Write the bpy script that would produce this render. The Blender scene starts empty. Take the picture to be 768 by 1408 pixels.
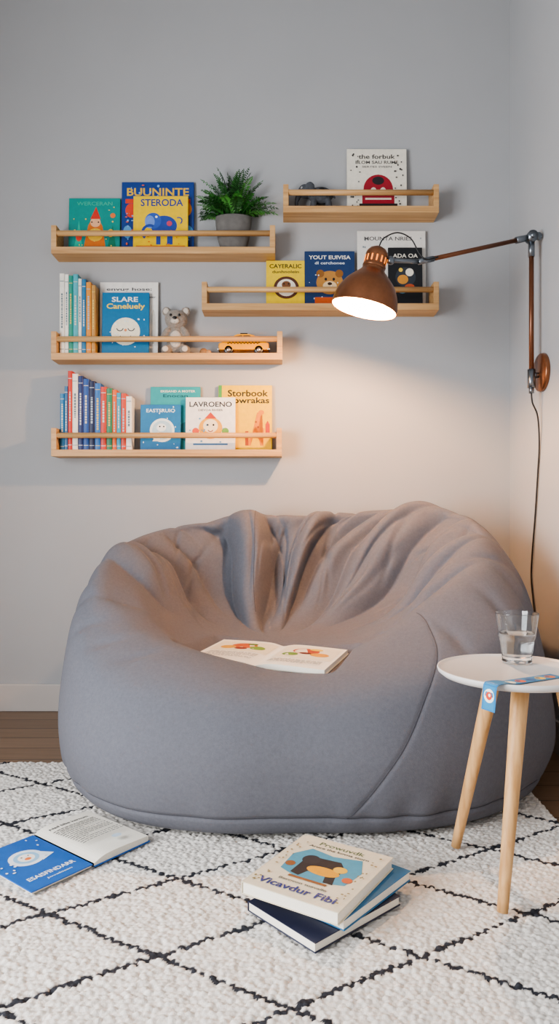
import bpy, bmesh, math, random
import numpy as np
from mathutils import Vector, Matrix, Euler
random.seed(7); np.random.seed(7)
scene = bpy.context.scene
COL = scene.collection
try:
    scene.view_settings.look = 'AgX - Medium High Contrast'
except Exception as e:
    print('look', e)

# ------------------------------------------------------------ materials
def lin(c):
    return c/12.92 if c <= .04045 else ((c+.055)/1.055)**2.4
def hexc(h, k=1.0):
    h = h.lstrip('#')
    return tuple(min(1, lin(int(h[i:i+2], 16)/255)*k) for i in (0, 2, 4)) + (1,)
_mc = {}
def mat(h, rough=.55, metal=0, noise=.06, scale=40, bump=0, name=None, spec=.5, sheen=0, emit=0):
    key = (h, rough, metal, noise, scale, bump, sheen, emit)
    if key in _mc: return _mc[key]
    m = bpy.data.materials.new(name or ('paint_'+h.strip('#')))
    m.use_nodes = True
    nt = m.node_tree; b = nt.nodes['Principled BSDF']
    c = hexc(h)
    b.inputs['Roughness'].default_value = rough
    b.inputs['Metallic'].default_value = metal
    b.inputs['Specular IOR Level'].default_value = spec
    if emit:
        b.inputs['Emission Color'].default_value = c; b.inputs['Emission Strength'].default_value = emit
    if sheen:
        b.inputs['Sheen Weight'].default_value = sheen
        b.inputs['Sheen Roughness'].default_value = .5
    tc = nt.nodes.new('ShaderNodeTexCoord')
    n = nt.nodes.new('ShaderNodeTexNoise'); n.inputs['Scale'].default_value = scale
    n.inputs['Detail'].default_value = 4
    nt.links.new(tc.outputs['Object'], n.inputs['Vector'])
    r = nt.nodes.new('ShaderNodeValToRGB')
    r.color_ramp.elements[0].position = .3; r.color_ramp.elements[1].position = .7
    r.color_ramp.elements[0].color = tuple(x*(1-noise) for x in c[:3])+(1,)
    r.color_ramp.elements[1].color = tuple(min(1, x*(1+noise)) for x in c[:3])+(1,)
    nt.links.new(n.outputs['Fac'], r.inputs['Fac'])
    nt.links.new(r.outputs['Color'], b.inputs['Base Color'])
    if bump:
        bp = nt.nodes.new('ShaderNodeBump'); bp.inputs['Strength'].default_value = bump
        bp.inputs['Distance'].default_value = .002
        nt.links.new(n.outputs['Fac'], bp.inputs['Height'])
        nt.links.new(bp.outputs['Normal'], b.inputs['Normal'])
    _mc[key] = m
    return m

def wood_mat(name, c1, c2, axis='X', scale=1.0, rough=.5):
    m = bpy.data.materials.new(name); m.use_nodes = True
    nt = m.node_tree; b = nt.nodes['Principled BSDF']
    b.inputs['Roughness'].default_value = rough
    tc = nt.nodes.new('ShaderNodeTexCoord'); mp = nt.nodes.new('ShaderNodeMapping')
    s = {'X': (1.5, 40, 40), 'Y': (40, 1.5, 40), 'Z': (40, 40, 1.5)}[axis]
    mp.inputs['Scale'].default_value = tuple(v*scale for v in s)
    n = nt.nodes.new('ShaderNodeTexNoise'); n.inputs['Scale'].default_value = 1.6
    n.inputs['Detail'].default_value = 6; n.inputs['Distortion'].default_value = .6
    r = nt.nodes.new('ShaderNodeValToRGB')
    r.color_ramp.elements[0].position = .3; r.color_ramp.elements[1].position = .72
    r.color_ramp.elements[0].color = hexc(c1); r.color_ramp.elements[1].color = hexc(c2)
    nt.links.new(tc.outputs['Object'], mp.inputs['Vector'])
    nt.links.new(mp.outputs['Vector'], n.inputs['Vector'])
    nt.links.new(n.outputs['Fac'], r.inputs['Fac'])
    nt.links.new(r.outputs['Color'], b.inputs['Base Color'])
    return m

WOOD_X = wood_mat('oak_shelf', '#b48856', '#d8af7b', 'X')
WOOD_Z = wood_mat('oak_leg', '#b98a56', '#dab07d', 'Z')
GREYMETAL = mat('#7c8288', .3, .9, .05)
COPPER = mat('#8f6044', .28, .75, .06, 60)
PAGE = mat('#eee8da', .8, 0, .04, 300)

# ------------------------------------------------------------ mesh builder
class MB:
    def __init__(s):
        s.v = []; s.f = []; s.m = []; s.sm = []; s.mats = []
    def mi(s, mt):
        if mt not in s.mats: s.mats.append(mt)
        return s.mats.index(mt)
    def add(s, vf, mt, smooth=False, M=None):
        vs, fs = vf
        o = len(s.v)
        s.v += [tuple(M @ Vector(p)) if M is not None else tuple(p) for p in vs]
        k = s.mi(mt)
        for f in fs:
            s.f.append(tuple(i+o for i in f)); s.m.append(k); s.sm.append(smooth)
    def obj(s, name, M=None, parent=None):
        me = bpy.data.meshes.new(name)
        me.from_pydata(s.v, [], s.f)
        for mt in s.mats: me.materials.append(mt)
        me.polygons.foreach_set('material_index', s.m)
        me.polygons.foreach_set('use_smooth', s.sm)
        me.update()
        o = bpy.data.objects.new(name, me); COL.objects.link(o)
        if M is not None: o.matrix_world = M
        if parent:
            o.parent = parent
        return o

def box(x0, x1, y0, y1, z0, z1, bev=0, seg=2):
    bm = bmesh.new()
    bmesh.ops.create_cube(bm, size=1)
    for v in bm.verts:
        v.co = Vector((x0+(v.co.x+.5)*(x1-x0), y0+(v.co.y+.5)*(y1-y0), z0+(v.co.z+.5)*(z1-z0)))
    if bev:
        bmesh.ops.bevel(bm, geom=bm.edges[:], offset=bev, segments=seg, profile=.6, affect='EDGES')
    vs = [tuple(v.co) for v in bm.verts]
    bm.verts.index_update()
    fs = [tuple(v.index for v in f.verts) for f in bm.faces]
    bm.free()
    return vs, fs
def lathe(prof, n=48, mod=None):
    vs = []; fs = []
    for i, (r, z) in enumerate(prof):
        for j in range(n):
            a = 2*math.pi*j/n
            rr = r*(mod(a, z) if mod else 1)
            vs.append((rr*math.cos(a), rr*math.sin(a), z))
    for i in range(len(prof)-1):
        for j in range(n):
            k = (j+1) % n
            fs.append((i*n+j, i*n+k, (i+1)*n+k, (i+1)*n+j))
    if prof[0][0] > 1e-6: fs.append(tuple(range(n))[::-1])
    if prof[-1][0] > 1e-6: fs.append(tuple((len(prof)-1)*n+j for j in range(n)))
    return vs, fs
def lathe_open(prof, n=48):
    vs, fs = lathe(prof, n)
    return vs, [f for f in fs if len(f) == 4]
def tube(path, rad, n=12, caps=True):
    P = [Vector(p) for p in path]
    R = rad if hasattr(rad, '__len__') else [rad]*len(P)
    vs = []; fs = []
    t0 = (P[1]-P[0]).normalized()
    up = Vector((0, 0, 1)) if abs(t0.z) < .9 else Vector((0, 1, 0))
    nx = t0.cross(up).normalized()
    for i, p in enumerate(P):
        t = (P[min(i+1, len(P)-1)]-P[max(i-1, 0)]).normalized()
        nx = (nx - t*nx.dot(t)).normalized(); ny = t.cross(nx)
        for j in range(n):
            a = 2*math.pi*j/n
            vs.append(tuple(p+(nx*math.cos(a)+ny*math.sin(a))*R[i]))
    for i in range(len(P)-1):
        for j in range(n):
            k = (j+1) % n
            fs.append((i*n+j, i*n+k, (i+1)*n+k, (i+1)*n+j))
    if caps:
        fs.append(tuple(range(n))[::-1]); fs.append(tuple((len(P)-1)*n+j for j in range(n)))
    return vs, fs
def ell(c, r, n=24, m=14):
    vs = [(c[0], c[1], c[2]-r[2])]; fs = []
    for i in range(1, m):
        th = -math.pi/2+math.pi*i/m
        for j in range(n):
            a = 2*math.pi*j/n
            vs.append((c[0]+r[0]*math.cos(th)*math.cos(a), c[1]+r[1]*math.cos(th)*math.sin(a), c[2]+r[2]*math.sin(th)))
    vs.append((c[0], c[1], c[2]+r[2])); L = len(vs)-1
    for j in range(n):
        fs.append((0, 1+(j+1) % n, 1+j)); fs.append((L, L-n+j, L-n+(j+1) % n))
    for i in range(m-2):
        for j in range(n):
            k = (j+1) % n
            fs.append((1+i*n+j, 1+i*n+k, 1+(i+1)*n+k, 1+(i+1)*n+j))
    return vs, fs
def catmull(pts, k=8):
    P = [Vector(p) for p in pts]; out = []
    for i in range(len(P)-1):
        a = P[max(i-1, 0)]; b = P[i]; c = P[i+1]; d = P[min(i+2, len(P)-1)]
        for s in range(k):
            t = s/k
            out.append(.5*((2*b)+(c-a)*t+(2*a-5*b+4*c-d)*t*t+(3*b-3*c+d-a)*t**3))
    out.append(P[-1]); return out

_tc = {}
def text2d(s, bold=.02, shear=0):
    key = (s, bold, shear)
    if key in _tc: return _tc[key]
    cu = bpy.data.curves.new('tmp_lettering', 'FONT'); cu.body = s; cu.size = 1
    cu.offset = bold; cu.resolution_u = 3; cu.shear = shear
    ob = bpy.data.objects.new('tmp_lettering', cu); COL.objects.link(ob)
    dg = bpy.context.evaluated_depsgraph_get()
    me = bpy.data.meshes.new_from_object(ob.evaluated_get(dg))
    vs = [(v.co.x, v.co.y) for v in me.vertices]; fs = [tuple(p.vertices) for p in me.polygons]
    bpy.data.objects.remove(ob); bpy.data.curves.remove(cu); bpy.data.meshes.remove(me)
    xs = [v[0] for v in vs]; ys = [v[1] for v in vs]
    x0, x1, y0, y1 = min(xs), max(xs), min(ys), max(ys)
    vs = [((x-x0)/(x1-x0)-.5, (y-y0)/(y1-y0)-.5) for x, y in vs]
    _tc[key] = (vs, fs); return _tc[key]

def draw(mb, art, w, h, place):
    """art on a flat/curved leaf.  place(u_metres, v_metres, layer)->xyz ; u centred, v from bottom"""
    L = 0
    for a in art:
        L += 1
        k = a[0]
        col = mat(a[-1], .45, 0, .05, 60)
        if k == 'd':      # disc
            _, cx, cy, rx, ry, _c = a
            n = 28
            pts = [((cx-.5)*w+rx*w*math.cos(2*math.pi*i/n), cy*h+ry*w*math.sin(2*math.pi*i/n)) for i in range(n)]
            mb.add(([place(x, y, L) for x, y in pts], [tuple(range(n))]), col)
        elif k == 'p':
            pts = [((x-.5)*w, y*h) for x, y in a[1]]
            mb.add(([place(x, y, L) for x, y in pts], [tuple(range(len(pts)))]), col)
        elif k == 'b':   # band following a curved page
            _, x0, x1, y0, y1, _c = a
            n = 10; vs = []
            for i in range(n+1):
                x = (x0+(x1-x0)*i/n-.5)*w
                vs += [place(x, y0*h, L), place(x, y1*h, L)]
            mb.add((vs, [(2*i, 2*i+2, 2*i+3, 2*i+1) for i in range(n)]), col)
        elif k == 'r':   # arc / ring
            _, cx, cy, r, th, a0, a1, _c = a
            n = 28; vs = []
            for i in range(n+1):
                t = math.radians(a0+(a1-a0)*i/n)
                for rr in (r-th/2, r+th/2):
                    vs.append(place((cx-.5)*w+rr*w*math.cos(t), cy*h+rr*w*math.sin(t), L))
            mb.add((vs, [(2*i, 2*i+1, 2*i+3, 2*i+2) for i in range(n)]), col)
        elif k == 't':
            _, s, cx, cy, tw, th, _c = a
            vs, fs = text2d(s)
            mb.add(([place((cx-.5)*w+x*tw*w, cy*h+y*th*h, L) for x, y in vs], fs), col)

def dots(n, c, x0=.06, x1=.94, y0=.05, y1=.95, r=.012, seed=1):
    rr = random.Random(seed)
    return [('d', rr.uniform(x0, x1), rr.uniform(y0, y1), r*rr.uniform(.6, 1.5), r*rr.uniform(.6, 1.5), c) for _ in range(n)]

def closed_book(name, w, h, t, cover, M, art=(), spine_art=(), parent=None):
    """local: cover faces +Z, up = +Y, origin at bottom centre of back cover"""
    mb = MB(); c = mat(cover, .42, 0, .05, 50)
    cb = .0022
    mb.add(box(-w/2, w/2, 0, h, t-cb, t, .0008, 1), c)
    mb.add(box(-w/2, w/2, 0, h, 0, cb, .0008, 1), c)
    mb.add(box(-w/2-.0012, -w/2+cb, 0, h, 0, t, .001, 1), c)
    mb.add(box(-w/2+cb, w/2-.004, .003, h-.003, cb, t-cb), PAGE)
    draw(mb, art, w, h, lambda u, v, L: (u, v, t+.0002+.00012*L))
    if spine_art:
        draw(mb, spine_art, h, t, lambda u, v, L: (-w/2-.0014-.00012*L, h/2-u, v))
    return mb.obj(name, M, parent)

# ------------------------------------------------------------ room shell
WY = 3.66; RX = 1.157; LX = -2.3; CZ = 3.75
def wall_mat(name, hx):
    m = mat(hx, .85, 0, .015, 3, 0, name)
    nt = m.node_tree; b = nt.nodes['Principled BSDF']
    n = nt.nodes.new('ShaderNodeTexNoise'); n.inputs['Scale'].default_value = 260
    tc = nt.nodes.new('ShaderNodeTexCoord'); nt.links.new(tc.outputs['Object'], n.inputs['Vector'])
    bp = nt.nodes.new('ShaderNodeBump'); bp.inputs['Strength'].default_value = .12; bp.inputs['Distance'].default_value = .001
    nt.links.new(n.outputs['Fac'], bp.inputs['Height']); nt.links.new(bp.outputs['Normal'], b.inputs['Normal'])
    return m
WALL = wall_mat('painted_plaster', '#aaabac')
def shell(name, boxes, mt):
    mb = MB()
    for b in boxes: mb.add(box(*b), mt)
    return mb.obj(name)
shell('wall_back', [(LX-.1, RX+.1, WY, WY+.1, 0, CZ)], WALL)
shell('wall_right', [(RX, RX+.1, -1.2, WY, 0, CZ)], WALL)
wy0, wy1, wz0, wz1 = -.9, 1.5, .4, 2.3
shell('wall_left', [(LX-.1, LX, -1.2, wy0, 0, CZ), (LX-.1, LX, wy1, WY, 0, CZ),
                    (LX-.1, LX, wy0, wy1, 0, wz0), (LX-.1, LX, wy0, wy1, wz1, CZ)], WALL)
shell('ceiling', [(LX-.1, RX+.1, -1.2, WY+.1, CZ, CZ+.1)], mat('#b0b0b0', .9, 0, .01, 5))
TRIM = mat('#bdb6b0', .45, 0, .02, 8, 0, 'trim_paint')
fr = []
for a, b2, c, d in ((wy0, wy0+.05, wz0, wz1), (wy1-.05, wy1, wz0, wz1), (wy0, wy1, wz0, wz0+.05), (wy0, wy1, wz1-.05, wz1), ((wy0+wy1)/2-.025, (wy0+wy1)/2+.025, wz0, wz1)):
    fr.append((LX-.07, LX-.02, a, b2, c, d))
shell('window_1', fr, TRIM)
mb = MB(); mb.add(box(LX, RX-.012, WY-.014, WY, 0, .135, .003), TRIM); mb.obj('baseboard_back')
mb = MB(); mb.add(box(RX-.014, RX, -1.2, WY-.014, 0, .135, .003), TRIM); mb.obj('baseboard_right')

fm = bpy.data.materials.new('floor_planks'); fm.use_nodes = True
nt = fm.node_tree; b = nt.nodes['Principled BSDF']; b.inputs['Roughness'].default_value = .45
tc = nt.nodes.new('ShaderNodeTexCoord')
br = nt.nodes.new('ShaderNodeTexBrick'); br.inputs['Scale'].default_value = 1
br.inputs['Brick Width'].default_value = 1.4; br.inputs['Row Height'].default_value = .14
br.inputs['Mortar Size'].default_value = .0025; br.inputs['Bias'].default_value = 0
br.inputs['Color1'].default_value = hexc('#9c8168'); br.inputs['Color2'].default_value = hexc('#836a55')
br.inputs['Mortar'].default_value = hexc('#2c2019')
mp = nt.nodes.new('ShaderNodeMapping'); mp.inputs['Scale'].default_value = (2, 45, 1)
n = nt.nodes.new('ShaderNodeTexNoise'); n.inputs['Scale'].default_value = 1.5; n.inputs['Detail'].default_value = 6
mx = nt.nodes.new('ShaderNodeMix'); mx.data_type = 'RGBA'; mx.blend_type = 'MULTIPLY'; mx.inputs['Factor'].default_value = .6
rp = nt.nodes.new('ShaderNodeValToRGB'); rp.color_ramp.elements[0].position = .3; rp.color_ramp.elements[0].color = (.45, .4, .35, 1)
nt.links.new(tc.outputs['Object'], br.inputs['Vector']); nt.links.new(tc.outputs['Object'], mp.inputs['Vector'])
nt.links.new(mp.outputs['Vector'], n.inputs['Vector']); nt.links.new(n.outputs['Fac'], rp.inputs['Fac'])
nt.links.new(br.outputs['Color'], mx.inputs['A']); nt.links.new(rp.outputs['Color'], mx.inputs['B'])
nt.links.new(mx.outputs['Result'], b.inputs['Base Color'])
shell('floor', [(LX-.1, RX+.1, -1.2, WY+.1, -.1, 0)], fm)

# ------------------------------------------------------------ rug
def build_rug():
    x0, x1, y0, y1 = -1.75, .89, .85, 2.87
    st = .0034
    nx = int((x1-x0)/st)+1; ny = int((y1-y0)/st)+1
    X, Y = np.meshgrid(np.linspace(x0, x1, nx), np.linspace(y0, y1, ny))
    px, py = .0145, .0120
    NR, NC = 400, 400
    rng = np.random.RandomState(3)
    jx = rng.uniform(-.27, .27, (NR, NC)); jy = rng.uniform(-.25, .25, (NR, NC)); hh = rng.uniform(.6, 1.15, (NR, NC))
    shade = rng.uniform(.85, 1.0, (NR, NC))
    gy = (Y-y0)/py; gx = (X-x0)/px
    r0 = np.floor(gy).astype(int)
    best = np.full(X.shape, 9.); H = np.zeros(X.shape); CX = np.zeros(X.shape); CY = np.zeros(X.shape); SH = np.zeros(X.shape)
    for dr in (-1, 0, 1):
        r = r0+dr; off = .5*(r % 2)
        c0 = np.floor(gx-off).astype(int)
        for dc in (-1, 0, 1):
            c = c0+dc
            rr = np.clip(r+2, 0, NR-1); cc = np.clip(c+2, 0, NC-1)
            ccx = c+off+.5+jx[rr, cc]; ccy = r+.5+jy[rr, cc]
            d = np.hypot((gx-ccx), (gy-ccy))
            m = d < best
            best = np.where(m, d, best); H = np.where(m, hh[rr, cc], H)
            CX = np.where(m, x0+ccx*px, CX); CY = np.where(m, y0+ccy*py, CY); SH = np.where(m, shade[rr, cc], SH)
    z = .0075+.0095*H*np.sqrt(np.clip(1-(best/.72)**2, 0, 1))
    # diamonds
    W, HT = .59, .342
    a = (CX-.022)/W; bb = (CY-1.445)/HT
    d1 = np.abs((a+bb)-np.round(a+bb)); d2 = np.abs((a-bb)-np.round(a-bb))
    g = math.hypot(1/W, 1/HT)
    dist = np.minimum(d1, d2)/g
    dark = dist < .0068
    z = np.where(dark, z-.001, z)
    edge = np.minimum(np.minimum(X-x0, x1-X), np.minimum(Y-y0, y1-Y))
    z = np.where(edge < .003, .001, z)
    vs = np.stack([X, Y, z], -1).reshape(-1, 3)
    i = np.arange(ny-1)[:, None]*nx+np.arange(nx-1)[None, :]
    F = np.stack([i, i+1, i+nx+1, i+nx], -1).reshape(-1, 4)
    me = bpy.data.meshes.new('area_rug')
    me.vertices.add(len(vs)); me.vertices.foreach_set('co', vs.astype(np.float32).ravel())
    me.loops.add(F.size); me.loops.foreach_set('vertex_index', F.astype(np.int32).ravel())
    me.polygons.add(len(F)); me.polygons.foreach_set('loop_start', np.arange(0, F.size, 4, dtype=np.int32))
    me.polygons.foreach_set('use_smooth', np.ones(len(F), dtype=bool))
    me.update()
    ca = me.color_attributes.new('yarn', 'FLOAT_COLOR', 'POINT')
    cr = np.array(hexc('#e2ddd5')[:3]); dk = np.array(hexc('#3b3c41')[:3])
    colr = np.where(dark.reshape(-1, 1), dk[None], cr[None])*SH.reshape(-1, 1)
    colr = np.concatenate([colr, np.ones((len(colr), 1))], 1)
    ca.data.foreach_set('color', colr.astype(np.float32).ravel())
    m = bpy.data.materials.new('wool_loops'); m.use_nodes = True
    nt = m.node_tree; b = nt.nodes['Principled BSDF']; b.inputs['Roughness'].default_value = .95
    b.inputs['Specular IOR Level'].default_value = .1
    at = nt.nodes.new('ShaderNodeAttribute'); at.attribute_name = 'yarn'
    n = nt.nodes.new('ShaderNodeTexNoise'); n.inputs['Scale'].default_value = 350; n.inputs['Detail'].default_value = 3
    tc = nt.nodes.new('ShaderNodeTexCoord'); nt.links.new(tc.outputs['Object'], n.inputs['Vector'])
    bp = nt.nodes.new('ShaderNodeBump'); bp.inputs['Strength'].default_value = .5; bp.inputs['Distance'].default_value = .002
    nt.links.new(n.outputs['Fac'], bp.inputs['Height']); nt.links.new(bp.outputs['Normal'], b.inputs['Normal'])
    nt.links.new(at.outputs['Color'], b.inputs['Base Color'])
    me.materials.append(m)
    o = bpy.data.objects.new('area_rug', me); COL.objects.link(o)
build_rug()

# ------------------------------------------------------------ bean bag
bx, by = -.035, 2.635; bw, bh = .25, .30; yaw = math.radians(-20)   # picture book lying on the seat
def per(vals, ang):
    v = np.array(vals, float); n = len(v)
    t = (ang/(2*np.pi)*n) % n; i = np.floor(t).astype(int); f = t-i
    a, b, c, d = v[(i-1) % n], v[i % n], v[(i+1) % n], v[(i+2) % n]
    return .5*(2*b+(c-a)*f+(2*a-5*b+4*c-d)*f**2+(3*b-3*c+d-a)*f**3)
def build_beanbag():
    NP = 1080; SEG = 30; ZB = .0200
    ph = np.arange(NP)/NP*2*np.pi
    R = per([.96, .965, .93, .79, .71, .77, .88, .91, .91, .90, .88, .80, .74, .79, .88, .94], ph)
    H = per([.88, 1.01, 1.02, 1.005, .99, .985, .965, .885, .755, .61, .525, .492, .482, .507, .60, .745], ph)
    Rr = per([.71, .76, .71, .58, .50, .57, .70, .765, .755, .69, .58, .48, .44, .48, .55, .63], ph)
    seat = per([.50]*9+[.49, .470, .457, .455, .462, .475, .49], ph)
    keys = []
    z0 = np.zeros(NP)
    keys.append((z0, z0+ZB)); keys.append((.5*R, z0+ZB)); keys.append((.87*R, z0+ZB+.001)); keys.append((.975*R, z0+.10))
    keys.append((R, z0+.27))
    keys.append((R+(Rr-R)*.22, .29+(H-.29)*.62)); keys.append((R+(Rr-R)*.55, .29+(H-.29)*.90)); keys.append((Rr, H))
    keys.append((Rr*.80, seat+(H-seat)*.76)); keys.append((Rr*.64, seat+(H-seat)*.32)); keys.append((Rr*.40, seat+(H-seat)*.05))
    keys.append((z0, z0+.49))
    K = len(keys)
    C0 = np.array([.07, 2.87]); C1 = np.array([-.01, 2.86])
    S = np.linspace(0, K-1, (K-1)*SEG+1)
    kr = np.array([k[0] for k in keys]); kz = np.array([k[1] for k in keys])
    i = np.minimum(np.floor(S).astype(int), K-2); f = (S-i)[:, None]
    def cr(A):
        a = A[np.maximum(i-1, 0)]; b = A[i]; c = A[i+1]; d = A[np.minimum(i+2, K-1)]
        return .5*(2*b+(c-a)*f+(2*a-5*b+4*c-d)*f**2+(3*b-3*c+d-a)*f**3)
    r = cr(kr); z = np.maximum(cr(kz), ZB); z[S < 2] = ZB
    w = np.clip((S-7)/4, 0, 1)[:, None]
    cx = C0[0]+(C1[0]-C0[0])*w; cy = C0[1]+(C1[1]-C0[1])*w
    X = cx+r*np.cos(ph); Y = cy+r*np.sin(ph); P = np.stack([X, Y, z+0*ph], -1)
    def normals(P):
        dp = np.roll(P, -1, 1)-np.roll(P, 1, 1)
        ds = np.gradient(P, axis=0)
        n = np.cross(dp, ds); n /= (np.linalg.norm(n, axis=-1, keepdims=True)+1e-9)
        return n
    N = normals(P)
    deg = np.degrees(ph)[None, :]
    Sg = S[:, None]+0*deg
    # creases : (phi at rim, phi near seat, depth, width deg, s_start, s_end, steep side)
    cre = [(157, 142, .065, 7, 6.2, 10.0, 1), (127, 122, .100, 8, 6.2, 10.5, -1), (100, 112, .095, 8, 6.5, 10.6, 1),
           (82, 104, .060, 6, 6.4, 10.0, -1), (62, 90, .060, 6, 6.4, 10.3, 1), (42, 66, .080, 7, 6.4, 10.5, -1), (24, 43, .065, 6, 6.1, 10.3, 1),
           (9, 15, .060, 6, 6.0, 10.0, -1), (-13, -18, .028, 6, 6.4, 9.8, 1),
           (143, 131, .036, 4, 6.6, 9.8, 1), (114, 116, .030, 3.5, 6.7, 9.8, -1), (91, 108, .030, 3.2, 6.6, 9.6, 1), (73, 97, .030, 3, 6.6, 9.6, 1), (53, 79, .038, 4, 6.5, 9.8, -1),
           (34, 55, .036, 4, 6.3, 9.8, 1), (17, 30, .032, 3.2, 6.3, 9.6, -1), (0, 2, .026, 3.5, 6.4, 9.4, 1), (173, 163, .030, 4, 6.3, 9.4, -1), (187, 190, .022, 5, 6.3, 8.8, 1)]
    D = np.zeros(Sg.shape)
    for a, b, A, wd, s0, s1, sg in cre:
        t = np.clip((Sg-6.5)/3.5, -.3, 1.2)
        cen = a+(b-a)*t+2.6*np.sin(Sg*1.3+a)
        d = ((deg-cen+180) % 360-180)*sg
        env = np.clip((Sg-s0)/1.4, 0, 1)*np.clip((s1-Sg)/1.5, 0, 1); env = env*env*(3-2*env)
        ww = wd*(1+.14*(Sg-7))
        hs = ww*.22; gs = ww*1.5
        sq = np.sqrt(d**2+.10)-.316
        val = np.where(d > 0, np.exp(-sq/hs*.75), np.exp(-sq/gs))
        D += -A*env*val
        D += .36*A*env*np.exp(-((d-1.3*ww)/(.9*ww))**2)
    rs = np.random.RandomState(11)
    for k in range(20):
        fr = rs.randint(2, 7); fs = rs.uniform(.3, 1.2); p1, p2 = rs.uniform(0, 6.28, 2)
        D += .0022*np.sin(fr*ph[None]+p1+fs*Sg*.8)*np.cos(fs*Sg+p2)*np.clip((Sg-2.6)/1, 0, 1)*np.clip((10.6-Sg)/1.5, 0, 1)
    for k in range(40):
        c = rs.uniform(6.4, 9.0); sl = rs.uniform(-8, 14); cd = rs.uniform(-8, 175); ln = rs.uniform(.4, .9); wd = rs.uniform(.9, 2.0)
        d = (deg-(cd+sl*(Sg-c))+180) % 360-180
        D += -.010*np.exp(-((Sg-c)/ln)**2)*np.exp(-(d/wd)**2)
    for cd, c, ln in ((186, 5.9, .8), (197, 5.8, .7), (208, 6.0, .6), (334, 5.8, .9), (345, 5.6, .8), (220, 6.2, .5), (318, 6.1, .6), (12, 5.3, .8), (150, 5.2, .7), (352, 5.2, .9), (176, 5.4, .8)):
        d = (deg-(cd+4*(Sg-c))+180) % 360-180
        D += -.010*np.exp(-((Sg-c)/ln)**2)*np.exp(-(d/2.0)**2)
    for k in range(12):
        fr = rs.randint(20, 50); p1 = rs.uniform(0, 6.28)
        loc = np.exp(-((Sg-3.0)/.35)**2)*np.exp(-(((deg-rs.uniform(180, 360)+180) % 360-180)/18)**2)
        D += .0018*loc*np.sin(fr*ph[None]+p1)
    D += -.006*np.exp(-((Sg-2.92)/.06)**2)
    def seam(a, b, s0, s1, A, wd):
        cen = a+(b-a)*np.clip((Sg-s0)/(s1-s0), 0, 1)
        d = (deg-cen+180) % 360-180
        env = np.clip((Sg-s0)*3, 0, 1)*np.clip((s1-Sg)*2, 0, 1)
        return -A*env*np.exp(-(d/wd)**2)
    D += seam(280, 326, 2.92, 7.6, .003, .7)
    P = P+N*D[..., None]
    P[..., 2] = np.maximum(P[..., 2], ZB)
    # the fabric gives under the open book: bed it on a shallow tilted plane
    U = (P[..., 0]-bx)*math.cos(yaw)+(P[..., 1]-by)*math.sin(yaw)
    V = -(P[..., 0]-bx)*math.sin(yaw)+(P[..., 1]-by)*math.cos(yaw)
    top = (Sg > 6.2)
    ins = top & (np.abs(U) < bw*.9) & (np.abs(V) < bh*.45)
    Q = P[ins]
    A_ = np.stack([Q[:, 1]-by, np.ones(len(Q))], -1)
    (sy, zc), *_ = np.linalg.lstsq(A_, Q[:, 2], rcond=None)
    zc = float(zc)-.003; sy = float(min(max(sy, .05), .16))
    plane = zc+sy*(P[..., 1]-by)
    ex = np.clip((np.abs(U)-bw-.012)/.05, 0, 1); ey = np.clip((np.abs(V)-bh/2-.012)/.05, 0, 1)
    e = np.clip(np.hypot(ex, ey), 0, 1); wgt = (1-e*e*(3-2*e))*top
    dz = np.clip(plane-P[..., 2], -1, .012)
    P[..., 2] += dz*wgt
    ns = len(S)
    vs = P.reshape(-1, 3)
    ii = (np.arange(ns-1)[:, None]*NP); jj = np.arange(NP)[None]
    j2 = (jj+1) % NP
    F = np.stack([ii+jj, ii+j2, ii+NP+j2, ii+NP+jj], -1).reshape(-1, 4)
    me = bpy.data.meshes.new('bean_bag_chair')
    me.from_pydata(vs.tolist(), [], F.tolist()); 
    me.polygons.foreach_set('use_smooth', np.ones(len(F), dtype=bool)); me.update()
    m = bpy.data.materials.new('grey_brushed_fabric'); m.use_nodes = True
    nt = m.node_tree; b = nt.nodes['Principled BSDF']
    b.inputs['Roughness'].default_value = .95; b.inputs['Specular IOR Level'].default_value = .1
    b.inputs['Sheen Weight'].default_value = .05; b.inputs['Sheen Roughness'].default_value = .4
    tc = nt.nodes.new('ShaderNodeTexCoord')
    n = nt.nodes.new('ShaderNodeTexNoise'); n.inputs['Scale'].default_value = 90; n.inputs['Detail'].default_value = 12; n.inputs['Roughness'].default_value = .85
    rp = nt.nodes.new('ShaderNodeValToRGB'); rp.color_ramp.elements[0].position = .3; rp.color_ramp.elements[1].position = .72
    rp.color_ramp.elements[0].color = hexc('#5f6066'); rp.color_ramp.elements[1].color = hexc('#717279')
    n2 = nt.nodes.new('ShaderNodeTexNoise'); n2.inputs['Scale'].default_value = 330; n2.inputs['Detail'].default_value = 3
    bp = nt.nodes.new('ShaderNodeBump'); bp.inputs['Strength'].default_value = .5; bp.inputs['Distance'].default_value = .0018
    for q in (n, n2): nt.links.new(tc.outputs['Object'], q.inputs['Vector'])
    nt.links.new(n.outputs['Fac'], rp.inputs['Fac']); nt.links.new(rp.outputs['Color'], b.inputs['Base Color'])
    nt.links.new(n2.outputs['Fac'], bp.inputs['Height']); nt.links.new(bp.outputs['Normal'], b.inputs['Normal'])
    me.materials.append(m)
    o = bpy.data.objects.new('bean_bag_chair', me); COL.objects.link(o)
    thread = mat('#45454b', .9, 0, .1, 200)
    def samp(s, dgr):
        a = s*SEG; i0 = int(a); f = a-i0; b_ = (dgr % 360)/360*NP; j0 = int(b_); g = b_-j0
        i1 = min(i0+1, ns-1); j1 = (j0+1) % NP; j0 %= NP
        q = (P[i0, j0]*(1-f)*(1-g)+P[i1, j0]*f*(1-g)+P[i0, j1]*(1-f)*g+P[i1, j1]*f*g)
        return Vector(q)
    mb = MB()
    mb.add(tube([samp(2.92+4.7*t/80, 280+46*t/80) for t in range(81)], .0013, 6), thread, True)
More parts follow.
